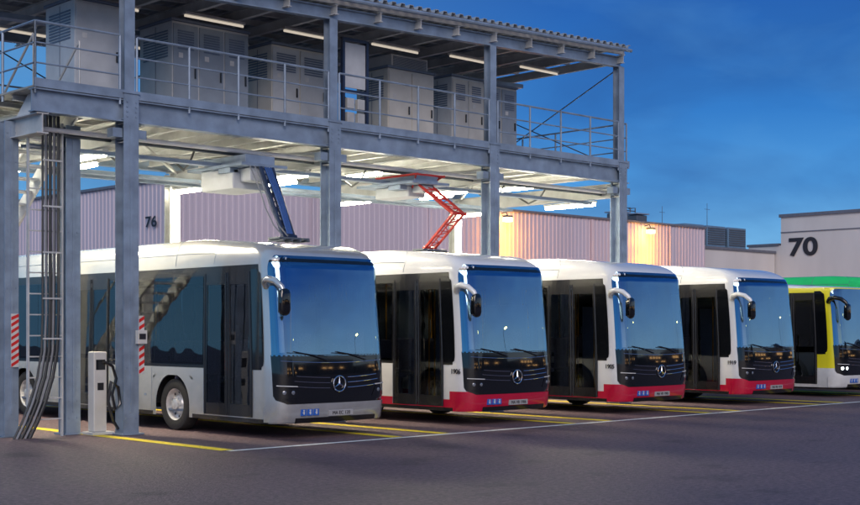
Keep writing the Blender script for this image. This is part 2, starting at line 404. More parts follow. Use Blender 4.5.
    for di,(a0,b0) in enumerate(DOORS):
        mid=(a0+b0)/2
        for (p,q) in ((a0-.02,mid-.003),(mid+.003,b0+.02)):
            mb=MB(); l_,r_=-ty(q),-ty(p)
            patch(mb,.36,2.88,lambda v:(l_,r_),24,8,.010,lambda a,v:(l_+.075<a<r_-.075) and .52<v<2.72)
            mb.tube([surf(r_-.03,z,.014) for z in (.36,1.5,2.88)],.012,4); mb.tube([surf(l_+.03,z,.014) for z in (.36,1.5,2.88)],.012,4)
            d=mb.build('door',M['black'],root,True)
            mb=MB(); patch(mb,.44,2.80,lambda v:(l_+.04,r_-.04),5,2,.003); mb.build('door_glass',M['side'],d,True)
            mb=MB(); xh=(l_+.12) if p==a0-.02 else (r_-.12)
            mb.tube([surf(xh,z,-.05) for z in (.85,1.2,1.7)],.016,6); mb.build('door_handle',M['chrome'],d,True)
    for (a0,b0) in wl:
        mb=MB(); patch(mb,1.24,2.84,lambda v:(-ty(b0+.015),-ty(a0-.015)),6,3,.006); mb.build('side_window',M['side'],root,True)
    for (a0,b0) in wr:
        mb=MB(); patch(mb,1.24,2.84,lambda v:(ty(a0-.015),ty(b0+.015)),6,3,.006); mb.build('side_window',M['side'],root,True)
    for sx in (-1,1):
        for w in WHEELS:
            cx=sx*(W-.05)
            mb=MB(); mb.lathe_x((cx,w,.48),[(sx*a,r) for a,r in [(-.28,.30),(-.28,.45),(-.25,.48),(-.03,.48),(-.0,.465),(.012,.43),(.01,.34),(0,.30),(-.03,.29)]],36)
            t=mb.build('wheel',M['rubber'],root,True)
            mb=MB(); mb.lathe_x((cx,w,.48),[(sx*a,r) for a,r in [(-.02,.30),(-.005,.295),(-.02,.275),(-.10,.255),(-.12,.20),(-.06,.15),(-.05,.10),(0.0,.095),(.005,.07),(.005,.0)]],30)
            for k in range(10):
                th=2*PI*k/10; mb.lathe_x((cx,w+.128*math.cos(th),.48+.128*math.sin(th)),[(sx*-.06,.016),(sx*-.03,.016),(sx*-.025,.001)],6)
            for k in range(10):
                th=2*PI*(k+.5)/10; mb.lathe_x((cx,w+.225*math.cos(th),.48+.225*math.sin(th)),[(sx*-.099,.026),(sx*-.098,.001)],10,1)
            mb.build('rim',[M['rim'],M['ink']],t,True)
    for y in (3.2,6.9,10.6):
        mb=MB(); mb.tube([surf(-ty(y),v,.002,hh) for v in lin(3.02,3.38,8)],.006,4); mb.build('roof_seam',M['cabdark'],root)
    mb=MB(); mb.tube([surf(-ty(y),3.13,.001,hh) for y in lin(1.9,11.5,12)],.007,4); mb.build('roof_seam',M['cabdark'],root)
    mb=MB(); mb.tube([surf(-ty(y),v,.001,hh) for y,v in ((1.95,3.02),(1.9,3.1),(1.8,3.2),(1.75,3.3),(1.75,3.38))]+[surf(ty(1.75),3.39,.003,hh)],.006,4); mb.build('roof_seam',M['cabdark'],root)
    mb=MB()
    for y in (2.26,4.0,5.5,7.9,10.0):
        mb.box(-W-.002,-W+.001,y-.004,y+.004,.36,1.17)
        if y>2.5: mb.box(-W-.003,-W+.001,y+.18,y+.26,.62,.66)
    mb.build('panel_seam',M['cabdark'],root)
    MB().box(-1.2,1.2,.55,11.9,.36,.40).build('cabin_floor',M['cabdark'],root)
    MB().box(-1.05,1.05,.48,.80,1.0,1.38).build('dashboard',M['black'],root,bevel=.05)
    mb=MB(); cc=Vector((.62,.98,1.50))
    mb.tube([cc+Vector((.24*math.cos(t),.24*math.sin(t)*.75,.24*math.sin(t)*.6)) for t in lin(0,2*PI,22)],.016,6); mb.tube([cc,cc+Vector((0,-.25,-.3))],.03,6)
    mb.bar(cc-Vector((.24,0,0)),cc+Vector((.24,0,0)),.03,.02); mb.build('steering_wheel',M['black'],root,True)
    if spec['kind']!='city':
        def seat(x,y,z=.75):
            mb=MB(); mb.box(x-.21,x+.21,y,y+.45,z,z+.10); mb.box(x-.21,x+.21,y+.42,y+.50,z+.05,z+.80); mb.box(x-.05,x+.05,y+.1,y+.35,.40,z); mb.build('seat',M['seat'],root,bevel=.03)
        seat(.62,1.35,1.0)
        for y in (2.9,3.8,4.7):
            for x in (-.95,-.48,.48,.95): seat(x,y,.85)
        for (x,y) in ((-.35,.9),(-.2,2.3),(.25,2.6),(-.25,3.6),(.25,4.5),(-.3,5.4),(-.5,1.5)):
            MB().tube([(x,y,.40),(x,y,2.85)],.017,6).build('grab_pole',M['orange'],root,True)
        mb=MB(); mb.box(-.15,1.2,2.12,2.15,.4,2.4); mb.build('driver_partition',M['cabdark'],root)
    mb=MB(); mb.box(-1.12,1.12,.55,11.8,2.86,2.88); mb.build('ceiling_liner',M['cab'],root)
    return root
def pt_silver(a,v):
    t=abs(a)
    if t>A2+.06 and t<A3 and 1.18<v<3.0: return 1
    if v<.34 and t>1.4: return 1
    return 0
def pt_red(a,v):
    t=abs(a)
    if t>A2+.06 and t<A3 and 1.18<v<3.0: return 1
    if t>A2+.06 and v<.34: return 1
    if v<.66 and t<A2+.15: return 2
    if v<.5: return 2
    return 0
def pt_yellow(a,v):
    t=abs(a)
    if v>3.04: return 0
    if t>A2+.06 and t<A3 and 1.18<v<2.72: return 1
    if v>2.72 or (v>.80 and t<=A2+.35): return 2
    return 0
def pt_green(a,v):
    if abs(a)>A2+.06 and abs(a)<A3 and 1.18<v<2.9: return 1
    return 0
BX=[14.66+4.72*i for i in range(5)]
grp='electric buses parked side by side under the gantry'
b1=make_bus(dict(kind='e',mats=[M['silver'],M['black'],M['red']],paint=pt_silver,bump=M['silver'],mirror=0,plate='MA EC 120'))
b1.location=(BX[0]+.14,17.75,0)
tag(b1,'silver electric bus with unpainted bumper, leftmost and nearest of the parked row','bus',grp)
nums=['1906','1905','1919']; labs=['white and red bus numbered 1906, right beside the silver bus','white and red bus numbered 1905, third bus of the row','white and red bus numbered 1919, beside the yellow bus']
for i in range(3):
    b=make_bus(dict(kind='e',mats=[M['white'],M['black'],M['red']],paint=pt_red,bump=M['red'],mirror=0,plate='MA VB %s'%nums[i],number=nums[i]))
    b.location=(BX[i+1]+(.07,.18,.28)[i],17.8+(.0,.03,.06)[i],0); tag(b,labs[i],'bus',grp)
b5=make_bus(dict(kind='city',mats=[M['white'],M['black'],M['yellow']],paint=pt_yellow,bump=M['white'],mirror=1,plate='MA RN 55',lit=True,hh=-.34,wtop=2.98))
b5.location=(BX[4]+.62,18.1,0); tag(b5,'yellow and white city bus with lit headlights at the right edge','bus',grp)
b6=make_bus(dict(kind='city',mats=[M['green'],M['black'],M['green']],paint=pt_green,bump=M['green'],mirror=1,plate='MA RN 61',hh=.0))
b6.location=(BX[4]+5.0,18.4,0); tag(b6,'green roofed city bus standing behind the yellow and white one','bus',grp)
# ------------------------------------------------------------------ ground
def sheet(name,x0,x1,y0,y1,z,m):
    mb=MB(); mb.add([(x0,y0,z),(x1,y0,z),(x1,y1,z),(x0,y1,z)],[(0,1,2,3)]); return mb.build(name,m)
tag(sheet('ground',-700,900,-700,900,0,M['asphalt']),'dark asphalt yard of the bus depot','ground',kind='structure')
tag(sheet('front_line',11.83,60,16.76,16.90,.006,M['lw']),'white painted line along the front of the parking bays','road marking',kind='structure')
for X in [11.9+4.72*i for i in range(7)]:
    for dx in (0,-1.15):
        if X+dx<11: continue
        tag(sheet('bay_line',X+dx-.125,X+dx+.125,16.95,31,.006,M['ly']),'yellow painted bay line','road marking','yellow bay lines between the buses',kind='structure')
for y in (23.0,): tag(sheet('bay_line',9.0,11.78,y,y+.16,.0065,M['ly']),'yellow cross line by the charging post','road marking',kind='structure')
# ------------------------------------------------------------------ gantry
CX=[12.4,17.1,21.8,26.5]; CY=20.75; BY=26.6; PF=5.98
g=empty('charging_gantry',(19.4,23.6,0)); tag(g,'grey steel two-level charging gantry with corrugated roof above the buses','gantry')
def gb(mb,name,m,**k):
    o=mb.build(name,m,None,**k); o.parent=g; o.matrix_parent_inverse=Matrix.Translation((-19.4,-23.6,0)); return o
def rz(x): return (x-26.5)*.034+.06          # the roof falls gently to the left
def gbr(mb,name,m,**k):
    mb.v=[(a,b,c+rz(a)) for a,b,c in mb.v]; return gb(mb,name,m,**k)
def hcol(mb,x,y,z0,z1,w=.30,d=.30,t=.022):
    mb.box(x-w/2,x+w/2,y-d/2,y-d/2+t,z0,z1); mb.box(x-w/2,x+w/2,y+d/2-t,y+d/2,z0,z1); mb.box(x-t/2,x+t/2,y-d/2+t,y+d/2-t,z0,z1)
def ibeam_y(mb,x,y0,y1,z0,z1,w=.2,t=.02):
    mb.box(x-w/2,x+w/2,y0,y1,z0,z0+t);mb.box(x-w/2,x+w/2,y0,y1,z1-t,z1);mb.box(x-t/2,x+t/2,y0,y1,z0+t,z1-t)
def ibeam_x(mb,y,x0,x1,z0,z1,w=.2,t=.02):
    mb.box(x0,x1,y-w/2,y+w/2,z0,z0+t);mb.box(x0,x1,y-w/2,y+w/2,z1-t,z1);mb.box(x0,x1,y-t/2,y+t/2,z0+t,z1-t)
for i,x in enumerate(CX):
    mb=MB(); hcol(mb,x,CY,.03,6.06,.30,.30); mb.box(x-.22,x+.22,CY-.22,CY+.22,0.005,.03)
    hcol(mb,x,CY,6.085,8.42+rz(x),.20,.20,.018); mb.box(x-.17,x+.17,CY-.17,CY+.17,6.062,6.083)
    for z in (5.25,5.60,5.9): mb.box(x-.14,x+.14,CY-.128,CY+.128,z,z+.02)
    mb.box(x+.152,x+.34,CY-.10,CY+.10,5.28,5.44); mb.box(x-.34,x-.152,CY-.10,CY+.10,5.28,5.44)
    for zz in lin(5.66,5.92,3)+[.3,1.2,3.0]:
        for dx in (-.09,.09): mb.box(x+dx-.015,x+dx+.015,CY-.165,CY-.151,zz-.015,zz+.015)
    mb.box(x-.03,x+.03,CY-.17,CY-.151,.4,5.5)
    gb(mb,'column',M['steel'])
    mb=MB(); hcol(mb,x,BY,.03,5.5,.26,.26); hcol(mb,x,BY,6.0,8.42+rz(x),.18,.18,.018); gb(mb,'column',M['steel_light'])
for (x,y,w) in ((10.64,21.75,.26),(11.68,21.50,.28)):
    mb=MB(); hcol(mb,x,y,.03,5.5,w,w); mb.box(x-.2,x+.2,y-.2,y+.2,.005,.03)
    mb.box(x-.02,x+.02,y-w/2-.02,y-w/2-.001,.4,5.4)
    for zz in (.3,.6,1.2,2.6,3.6,4.8,5.3):
        for dx in (-.08,.08): mb.box(x+dx-.014,x+dx+.014,y-w/2-.014,y-w/2-.001,zz-.014,zz+.014)
    gb(mb,'column',M['steel'])
mb=MB(); hcol(mb,10.72,26.6,.03,5.5,.26,.26); gb(mb,'column',M['steel_light'])
X0,X1=10.55,26.78
mb=MB(); ibeam_x(mb,CY-.02,X0,X1,5.56,5.955,.20); mb.box(X0,X1,CY-.13,CY-.122,5.97,6.12); gb(mb,'edge_beam',M['steel'])
mb=MB(); ibeam_x(mb,BY+.02,X0,X1,5.56,5.955,.20); gb(mb,'edge_beam',M['steel'])
for x in [10.72]+CX:
    mb=MB(); ibeam_y(mb,x,CY-.1,BY+.1,5.20,5.55,.22); gb(mb,'cross_beam',M['steel_light'])
xs=[]
for i in range(3):
    for f in (1/7,2/7,3/7,4/7,5/7,6/7): xs.append(CX[i]+4.7*f)
for xx in xs+[11.3,11.85]:
    mb=MB(); ibeam_y(mb,xx,CY+.1,BY-.1,5.62,5.84,.10,.015); gb(mb,'joist',M['steel_light'])
for yy in (21.6,22.35,23.2,24.05,24.9,25.75):
    mb=MB(); ibeam_x(mb,yy,X0+.1,X1-.1,5.86,5.955,.08,.014); gb(mb,'purlin',M['steel_light'])
for yy in (21.6,24.35,25.0):
    mb=MB(); mb.box(X0+.3,X1-.4,yy-.10,yy+.10,5.06,5.075); mb.box(X0+.3,X1-.4,yy-.10,yy-.095,5.075,5.13); mb.box(X0+.3,X1-.4,yy+.095,yy+.10,5.075,5.13)
    for t in range(4): mb.tube([(X0+.4,yy-.07+.045*t,5.10),(X1-.5,yy-.07+.045*t,5.10)],.018,6)
    gb(mb,'cable_tray',M['steel'])
for yy,zz,rr in ((21.15,5.35,.045),(21.30,5.30,.03),(23.55,5.40,.05),(26.2,5.35,.045)):
    mb=MB(); mb.tube([(X0+.2,yy,zz),(X1-.3,yy,zz)],rr,8); gb(mb,'pipe',M['steel_white'] if rr>.04 else M['steel_dark'],smooth=True)
for k in range(9):
    xa=13.2+1.5*k; mb=MB(); mb.tube([(xa,22.0,5.5),(xa+.05,22.3,5.20),(xa+.3,22.9,5.12),(xa+.4,23.6,5.45)],.024,6); gb(mb,'hanging_cable',M['cable'],smooth=True)
mb=MB()
xx=X0
while xx<X1-.01:
    mb.box(xx,min(xx+.27,X1),CY-.1,BY+.12,5.962,5.995); xx+=.28
gb(mb,'deck',M['deck'])
for i in range(3):
    mb=MB(); mb.bar((CX[i],CY+.2,5.52),(CX[i+1],BY-.2,5.52),.06,.05); gb(mb,'bracing',M['steel_light'])
    mb=MB(); mb.bar((CX[i],BY-.2,5.46),(CX[i+1],CY+.2,5.46),.06,.05); gb(mb,'bracing',M['steel_light'])
def railing(p,q,skip=None):
    p=Vector(p);q=Vector(q); L_=(q-p).length; n=max(1,round(L_/1.18)); mb=MB()
    for i in range(n+1):
        a=p.lerp(q,i/n); mb.tube([a+Vector((0,0,-.12)),a+Vector((0,0,1.1))],.024,6)
    for z in (1.1,.74,.40): mb.tube([p+Vector((0,0,z)),q+Vector((0,0,z))],.022 if z>1 else .016,6)
    gb(mb,'railing',M['steel'],smooth=True)
zz=PF
railing((X0+.03,CY-.10,zz),(CX[0]-.2,CY-.10,zz)); 
for i in range(3): railing((CX[i]+.14,CY-.10,zz),(CX[i+1]-.14,CY-.10,zz))
railing((X0+.03,CY-.10,zz),(X0+.03,BY,zz)); railing((X1-.03,CY-.05,zz),(X1-.03,BY,zz)); railing((12.4,BY+.05,zz),(X1-.03,BY+.05,zz))
XE=26.56
mb=MB(); ibeam_x(mb,CY,11.0,XE,8.42,8.68,.16); gbr(mb,'roof_beam',M['steel'])
mb=MB(); ibeam_x(mb,BY,11.0,XE,8.42,8.68,.16); gbr(mb,'roof_beam',M['steel'])
for x in [11.1]+CX[:3]+[26.44,13.6,14.75,15.9,18.3,19.45,20.6,23.0,24.15,25.3]:
    mb=MB(); ibeam_y(mb,x,20.55,27.4,8.50,8.70,.10,.015); gbr(mb,'rafter',M['steel_light'])
for y in (20.62,21.5,22.4,23.3,24.2,25.1,26.0,27.3):
    mb=MB(); ibeam_x(mb,y,10.9,XE,8.72,8.83,.07,.012); gbr(mb,'roof_purlin',M['steel_light'])
mb=MB(); mb.box(11,26.4,23.9,24.15,8.30,8.32); mb.box(11,26.4,23.9,23.91,8.32,8.40)
for t in range(4): mb.tube([(11.1,23.95+.05*t,8.35),(26.3,23.95+.05*t,8.35)],.02,6)
gbr(mb,'cable_tray',M['steel'])
mb=MB(); pts=[];x=10.9;p=.25
while x<XE:
    for dx,z in ((0,0),(.10,0),(.125,.07),(.225,.07)): pts.append((min(x+dx,XE+.04),z))
    x+=p
vs=[];n=len(pts)
for y in (20.45,27.55):
    for (a,z) in pts: vs.append((a,y,8.86+z))
for y in (20.45,27.55):
    for (a,z) in pts: vs.append((a,y,8.872+z))
fs=[(i,i+1,n+i+1,n+i) for i in range(n-1)]+[(2*n+i,3*n+i,3*n+i+1,2*n+i+1) for i in range(n-1)]+[(i,2*n+i,2*n+i+1,i+1) for i in range(n-1)]
mb.add(vs,fs); gbr(mb,'roof_sheet',M['roofsheet'])
mb=MB(); mb.tube([(10.9,20.43,8.80),(XE+.04,20.43,8.80)],.045,8); gbr(mb,'gutter',M['steel'],smooth=True)
for (a,b) in (((CX[2],BY,6),(CX[3],BY,8.4)),((CX[3],BY+.05,6),(CX[2],BY+.05,8.3)),((CX[3],CY+.2,6.0),(CX[3],BY-.1,8.4)),((CX[3]+.05,CY+.2,8.4),(CX[3]+.05,BY-.1,6.0)),((CX[0],BY,6),(CX[1],BY,8.1)),((CX[1],BY+.05,6),(CX[0],BY+.05,8.0))):
    mb=MB(); mb.tube([a,b],.016,5); gb(mb,'brace_rod',M['steel_dark'])
# ------------------------------------------------------------------ strip lights
def strip(x,y,z,lab,area,ln=.83):
    t=empty('strip_light',(x,y,z)); tag(t,lab,'lamp','strip lights under the gantry deck')
    MB().box(-.06,.06,-ln-.03,ln+.03,.04,.09).build('housing',M['steel_light'],t); mb=MB(); mb.tube([(0,-ln,-.01),(0,ln,-.01)],.042,8); mb.build('tube',M['lamp'],t,True)
    if area:
        ld=bpy.data.lights.new('tube_light','AREA'); ld.shape='RECTANGLE'; ld.size=.10; ld.size_y=1.5; ld.energy=230; ld.color=(1,.86,.60)
        lo=bpy.data.objects.new('tube_light',ld); lo.location=(0,0,-.07); lo.parent=t; COL.objects.link(lo)
for i,x in enumerate(CX):
    for j,y in enumerate((22.35,25.75)):
        strip(x,y,5.08,'bright strip light under the deck, %s row, above the %s column line'%(('front','rear')[j],('leftmost','second','third','rightmost')[i]),True)
for i,(x,y) in enumerate(((11.1,23.6),(14.2,25.6),(19.3,25.3),(19.6,22.6),(24.2,25.0),(24.2,22.2))):
    strip(x,y,5.36,'shorter strip light between the joists under the deck, %s from the left'%('first','second','third','fourth','fifth','sixth')[i],False,.6)
for j,yy in enumerate((22.1,25.4)):
    for i in range(6):
        x=12.75+2.45*i; t=empty('roof_light',(x,yy,8.38+rz(x)))
        tag(t,'dim strip light below the roof, %s row, number %s from the left'%(('front','rear')[j],('one','two','three','four','five','six')[i]),'lamp','dim strip lights below the gantry roof')
        MB().box(-.72,.72,-.06,.06,.03,.08).build('housing',M['steel_light'],t); mb=MB(); mb.tube([(-.7,0,0),(.7,0,0)],.025,8); mb.build('tube',M['lampdim'],t,True)
# ------------------------------------------------------------------ cabinets
def cabinet(x0,x1,y0,y1,h,lab,doors=2,m='cab',vent=True,side='cab2',fan=False):
    t=empty('equipment_cabinet',((x0+x1)/2,(y0+y1)/2,6.0)); w=(x1-x0)/2; d=(y1-y0)/2
    tag(t,lab,'cabinet','equipment cabinets standing on the gantry deck')
    MB().box(-w,w,-d,d,.10,h).build('housing',M[side],t,bevel=.012)
    MB().box(-w+.04,w-.04,-d+.04,d-.04,0,.10).build('plinth',M['steel_dark'],t)
    MB().box(-w-.03,w+.03,-d-.03,d+.03,h+.002,h+.06).build('cover',M['cabdark'],t,bevel=.01)
    dw=2*w/doors
    for k in range(doors):
        a=-w+dw*k+.02; b=a+dw-.04
        o=MB().box(a,b,-d-.022,-d-.002,.14,h-.05).build('door',M[m],t,bevel=.006)
        if vent:
            mb=MB()
            for z in lin(h-.55,h-.2,7): mb.box(a+.1,b-.1,-d-.032,-d-.024,z,z+.028)
            mb.build('vent',M['cabdark'],o)
        MB().box(b-.09,b-.06,-d-.05,-d-.024,h*.45,h*.55).build('handle',M['black'],o)
        MB().box(a+.12,a+.22,-d-.027,-d-.0225,h*.64,h*.69).build('label_plate',M['plate'],o)
    mb=MB()
    for z in lin(h-.7,h-.2,9): mb.box(-w-.012,-w-.002,-d+.15,d-.15,z,z+.03)
    mb.build('side_vent',M['cabdark'],t)
    mb=MB(); mb.box(-w-.008,-w-.001,-.006,.006,.15,h-.05); mb.build('seam',M['cabdark'],t)
    if fan:
        mb=MB(); mb.box(-w+.2,w-.1,-d+.1,d-.1,h+.062,h+.36); f=mb.build('cooling_unit',M['cab'],t,bevel=.01)
        mb=MB()
        for z in lin(h+.10,h+.30,7): mb.box(-w+.25,w-.15,-d+.085,-d+.098,z,z+.016)
        mb.build('grille',M['cabdark'],f)
    return t
cabinet(12.0,12.95,21.9,23.0,1.92,'tall grey cabinet on the deck above the charging post',1,'cab',False,'cab')
cabinet(14.4,16.25,22.4,23.6,2.0,'large blue-grey cabinet on the deck above the silver bus',3,'cabmid',True,'cab')
cabinet(17.0,18.5,22.6,23.6,1.95,'pale cabinet on the deck behind the second column',2,'cab',True,'cab2')
cabinet(20.15,21.6,22.4,23.5,1.85,'pale cabinet with cooling unit on its top on the deck',2,'cab2',False,'cab2',fan=True)
cabinet(22.3,23.4,22.5,23.5,1.95,'narrow pale cabinet on the deck right of the third column',2,'cab2',True,'cab')
cabinet(23.45,24.6,22.5,23.5,1.9,'grey cabinet on the deck, rightmost of the row',2,'cabmid',True,'cab2')
t=empty('instrument_frame',(18.3,21.4,6.0)); tag(t,'open framed switch panel with pale glass on the deck railing','panel')
mb=MB()
for a,b in ((-.36,-.30),(.30,.36)): mb.box(a,b,-.04,.04,0,2.05)
mb.box(-.30,.30,-.04,.04,1.99,2.05); mb.box(-.30,.30,-.04,.04,.9,.95); mb.build('frame',M['bluesteel'],t)
MB().box(-.29,.29,-.01,.01,1.0,1.95).build('glass',M['cab'],t)
for z in (.25,.55): 
    for x in (-.17,.12): MB().box(x-.1,x+.1,-.08,.03,z,z+.22).build('meter_box',M['steel_light'],t,bevel=.01)
# ------------------------------------------------------------------ pantographs
def panto(x,y,m,pts,lab,name='pantograph',hw=.42,rt=.04,top=False,ncab=0,box=.2,nl=6,inner=False):
    t=empty(name,(x,y,5.0)); tag(t,lab,'pantograph','charging pantographs hanging from the gantry')
    mb=MB(); mb.box(-.55,.55,-.35,1.5,.0,.06); mb.box(-.35,.35,-.2,1.2,.06,.24); mb.box(-.5,-.3,.1,.5,-.10,.0); mb.build('base_frame',M['steel'],t,bevel=.01)
    if top:
        mb=MB()
        for s in (-.4,.4): mb.tube([(s,-.35,.20),(s,1.0,.20)],.025,6)
        for yy in (-.3,.3,.9): mb.tube([(-.4,yy,.20),(.4,yy,.20)],.022,6)
        mb.tube([(-.4,-.3,.2),(-.15,.1,-.05)],.02,6); mb.tube([(.4,-.3,.2),(.15,.1,-.05)],.02,6)
        mb.build('top_frame',m,t,True)
    mb=MB(); mb.box(-box*1.6,box*1.6,.1,1.2,-box*1.5,-.002); mb.box(-box,box,-.25,.099,-box,-.002); mb.build('drive_box',M['cab'],t,bevel=.03)
    mb=MB()
    P=[Vector((0,a-y,b-5.0)) for a,b in pts]
    for i in range(len(P)-1):
        wa=hw*(1-.35*i/len(P)); wb=hw*(1-.35*(i+1)/len(P))
        for s in (-1,1): mb.tube([P[i]+Vector((s*wa/2,0,0)),P[i+1]+Vector((s*wb/2,0,0))],rt,7); mb.tube([P[i]+Vector((s*wa/2*.5,.13,0)),P[i+1]+Vector((s*wb/2*.5,.13,0))],rt*.5,6)
        n=nl
        for k in range(n):
            a=P[i].lerp(P[i+1],k/n);b=P[i].lerp(P[i+1],(k+1)/n); s=1 if k%2 else -1
            mb.tube([a+Vector((s*wa/2,0,0)),b-Vector((s*wb/2,0,0))],rt*.42,5)
            mb.tube([b-Vector((wb/2,0,0)),b+Vector((wb/2,0,0))],rt*.4,5)
        mb.tube([P[i+1]-Vector((wb/2+.05,0,0)),P[i+1]+Vector((wb/2+.05,0,0))],rt*1.2,8)
    mb.build('arm',m,t,True)
    if inner:
        for s in (-.06,0,.06):
            mb=MB(); a=P[0]+Vector((s,-.04,0)); b=P[-1]+Vector((s*.8,-.03,.05)); c=(a+b)/2+Vector((0,-.06,-.03)); mb.tube([a,c,b],.022,6); mb.build('power_cable',M['bluecable'],t,True)
    q=P[-1]; mb=MB(); mb.box(-.36,.36,q.y-.18,q.y+.18,q.z-.06,q.z-.02)
    for s in (-.3,-.1,.1,.3): mb.box(s-.02,s+.02,q.y-.24,q.y+.24,q.z-.10,q.z-.062)
    mb.build('contact_head',M['steel_dark'],t,bevel=.01)
    for s in (-.12,0,.12)[:ncab]:
        mb=MB(); a=P[0]+Vector((s-.35,-.1,0)); b=q+Vector((s-.1,-.1,0)); c=(a+b)/2+Vector((-.14,-.18,-.18)); mb.tube([a,a.lerp(c,.6)+Vector((0,-.03,0)),c,c.lerp(b,.5)+Vector((0,.02,-.05)),b],.013,6)
        mb.build('cable',M['cablegrey'],t,True)
panto(15.3,20.9,M['bluesteel'],[(20.5,4.98),(19.8,3.62)],'blue-black lattice pantograph lowered onto the silver bus',hw=.28,rt=.04,ncab=2,box=.27,nl=10,inner=True)
panto(19.75,20.9,M['redsteel'],[(20.75,5.0),(19.72,4.32),(20.6,3.62)],'red folding pantograph lowered onto the second bus',hw=.36,rt=.03,top=True,box=.16)
# ------------------------------------------------------------------ stairs, cables, post
t=empty('staircase',(11.30,24,0)); tag(t,'steel staircase climbing to the deck behind the left columns','staircase')
N=28; run=.262; rise=5.98/N; YA=-2.75
for s in (-.44,.44):
    mb=MB(); mb.bar((s,YA,5.9),(s,YA+N*run,.02),.05,.30); mb.build('stringer',M['steel_white'],t)
    mb=MB(); mb.tube([(s,YA,7.0),(s,YA+N*run,1.05)],.024,6)
    for k in range(0,N+1,5): mb.tube([(s,YA+k*run,5.98-k*rise),(s,YA+k*run,7.0-k*rise)],.018,6)
    mb.build('handrail',M['steel_light'],t,True)
for k in range(1,N): MB().box(-.41,.41,YA+k*run-.12,YA+k*run+.12,5.96-k*rise-.04,5.96-k*rise).build('tread',M['steel_white'],t)
t=empty('cable_ladder',(11.12,21.25,0)); tag(t,'upright cable ladder with dark cable bundle curving to the ground','cable ladder')
mb=MB()
for x in (-.36,.28): mb.box(x-.015,x+.015,-.02,.04,0,5.5)
for z in lin(.3,5.4,14): mb.box(-.345,.265,-.01,.02,z,z+.022)
mb.build('rack',M['steel_light'],t)
for k in range(9):
    mb=MB(); x=-.12+.038*k; y0=-.06-.035*(k%2)
    mb.tube([(x,y0,5.6),(x,y0,3.5),(x+.012*math.sin(k*2),y0,2.2),(x-.02,y0,1.5),(x-.10,y0,1.05),(x-.25,y0-.02,.62),(x-.40,y0-.03,.28),(x-.55,y0-.03,.0)],.021,7); mb.build('cable',M['cablegrey' if k%4==1 else 'cable'],t,True)
for z in (1.7,2.4,3.2,4.0,4.8): MB().box(-.15,.22,-.13,-.12,z,z+.03).build('clamp',M['steel_light'],t)
t=empty('charging_post',(11.98,21.05,0)); tag(t,'white charging post with black plug cable beside the left column','charging post')
MB().box(-.13,.13,-.11,.11,.06,1.48).build('housing',M['cab2'],t,bevel=.02)
MB().box(-.20,.24,-.18,.18,.006,.06).build('base',M['steel_light'],t,bevel=.01)
MB().box(-.09,.09,-.118,-.111,1.16,1.34).build('display',M['gloss'],t); MB().box(-.06,.06,-.118,-.111,.80,.93).build('socket',M['black'],t)
mb=MB(); mb.tube([(.06,-.14,1.3),(.2,-.18,1.22),(.26,-.2,1.0),(.18,-.2,.72),(.24,-.2,.45),(.34,-.2,.55),(.30,-.2,.85),(.16,-.2,.95),(.1,-.2,.6),(.2,-.2,.25),(.3,-.2,.1)],.028,7)
mb.build('cable',M['black'],t,True)
def hazard(x,y,z0,z1,w,face,lab):
    mb=MB(); n=8
    mb.box(x-w/2,x+w/2,y-.012,y,z0,z1,0)
    for k in range(n):
        a=z0+(z1-z0)*k/n; h=(z1-z0)/n*.5; s=min(w*.6,(z1-a-h))
        mb.add([(x-w/2,y-.015,a),(x+w/2,y-.015,a+s),(x+w/2,y-.015,min(z1,a+s+h)),(x-w/2,y-.015,a+h)],[(0,1,2,3)],1)
    tag(mb.build('hazard_plate',[M['plate'],M['redw']]),lab,'hazard plate','red and white striped plates on the columns')
hazard(10.68,21.59,1.22,2.15,.14,'y','striped red and white plate on the leftmost column')
hazard(12.60,20.60,1.08,2.12,.11,'y','striped red and white plate beside the second column, behind the switch box')
mb=MB(); mb.box(12.47,12.66,20.50,20.578,1.62,1.86,0); mb.box(12.50,12.63,20.492,20.499,1.70,1.80,1)
tag(mb.build('switch_box',[M['plate'],M['ink']],bevel=0),'small white switch box fixed to the column near the charging post','switch box')
# ------------------------------------------------------------------ background buildings
def corr_x(mb,x0,x1,y,z0,z1,m=0,p=.30,d=.035):
    x=x0; P=[]
    while x<x1:
        for dx,dy in ((0,0),(.13,0),(.16,-d),(.27,-d)): P.append((min(x+dx,x1),y+dy))
        x+=p
    n=len(P); mb.add([(a,b,z0) for a,b in P]+[(a,b,z1) for a,b in P],[(i,i+1,n+i+1,n+i) for i in range(n-1)],m)
def corr_y(mb,x,y0,y1,z0,z1,m=0,p=.30,d=.035):
    y=y0; P=[]
    while y<y1:
        for dx,dy in ((0,0),(.13,0),(.16,-d),(.27,-d)): P.append((x+dy,min(y+dx,y1)))
        y+=p
    n=len(P); mb.add([(a,b,z0) for a,b in P]+[(a,b,z1) for a,b in P],[(n+i,n+i+1,i+1,i) for i in range(n-1)],m)
h=empty('workshop_hall',(47,60,0)); tag(h,'long lilac clad workshop hall behind the buses, marked 76','building')
def pb(mb,name,m,root,**k):
    o=mb.build(name,m,None,**k); o.parent=root; o.matrix_parent_inverse=Matrix.Translation(-root.location); return o
mb=MB(); corr_x(mb,28.7,65.6,45,.5,7.75); corr_y(mb,28.7,45,95,.5,7.75); mb.add([(65.6,45,0),(65.6,95,0),(65.6,95,7.75),(65.6,45,7.75)],[(0,1,2,3)]); pb(mb,'wall',M['wall'],h)
mb=MB(); mb.box(28.68,65.62,44.97,95,0,.5); pb(mb,'plinth',M['concrete'],h)
mb=MB(); mb.box(28.58,65.7,44.88,95,7.751,7.86); pb(mb,'roof',M['coping'],h)
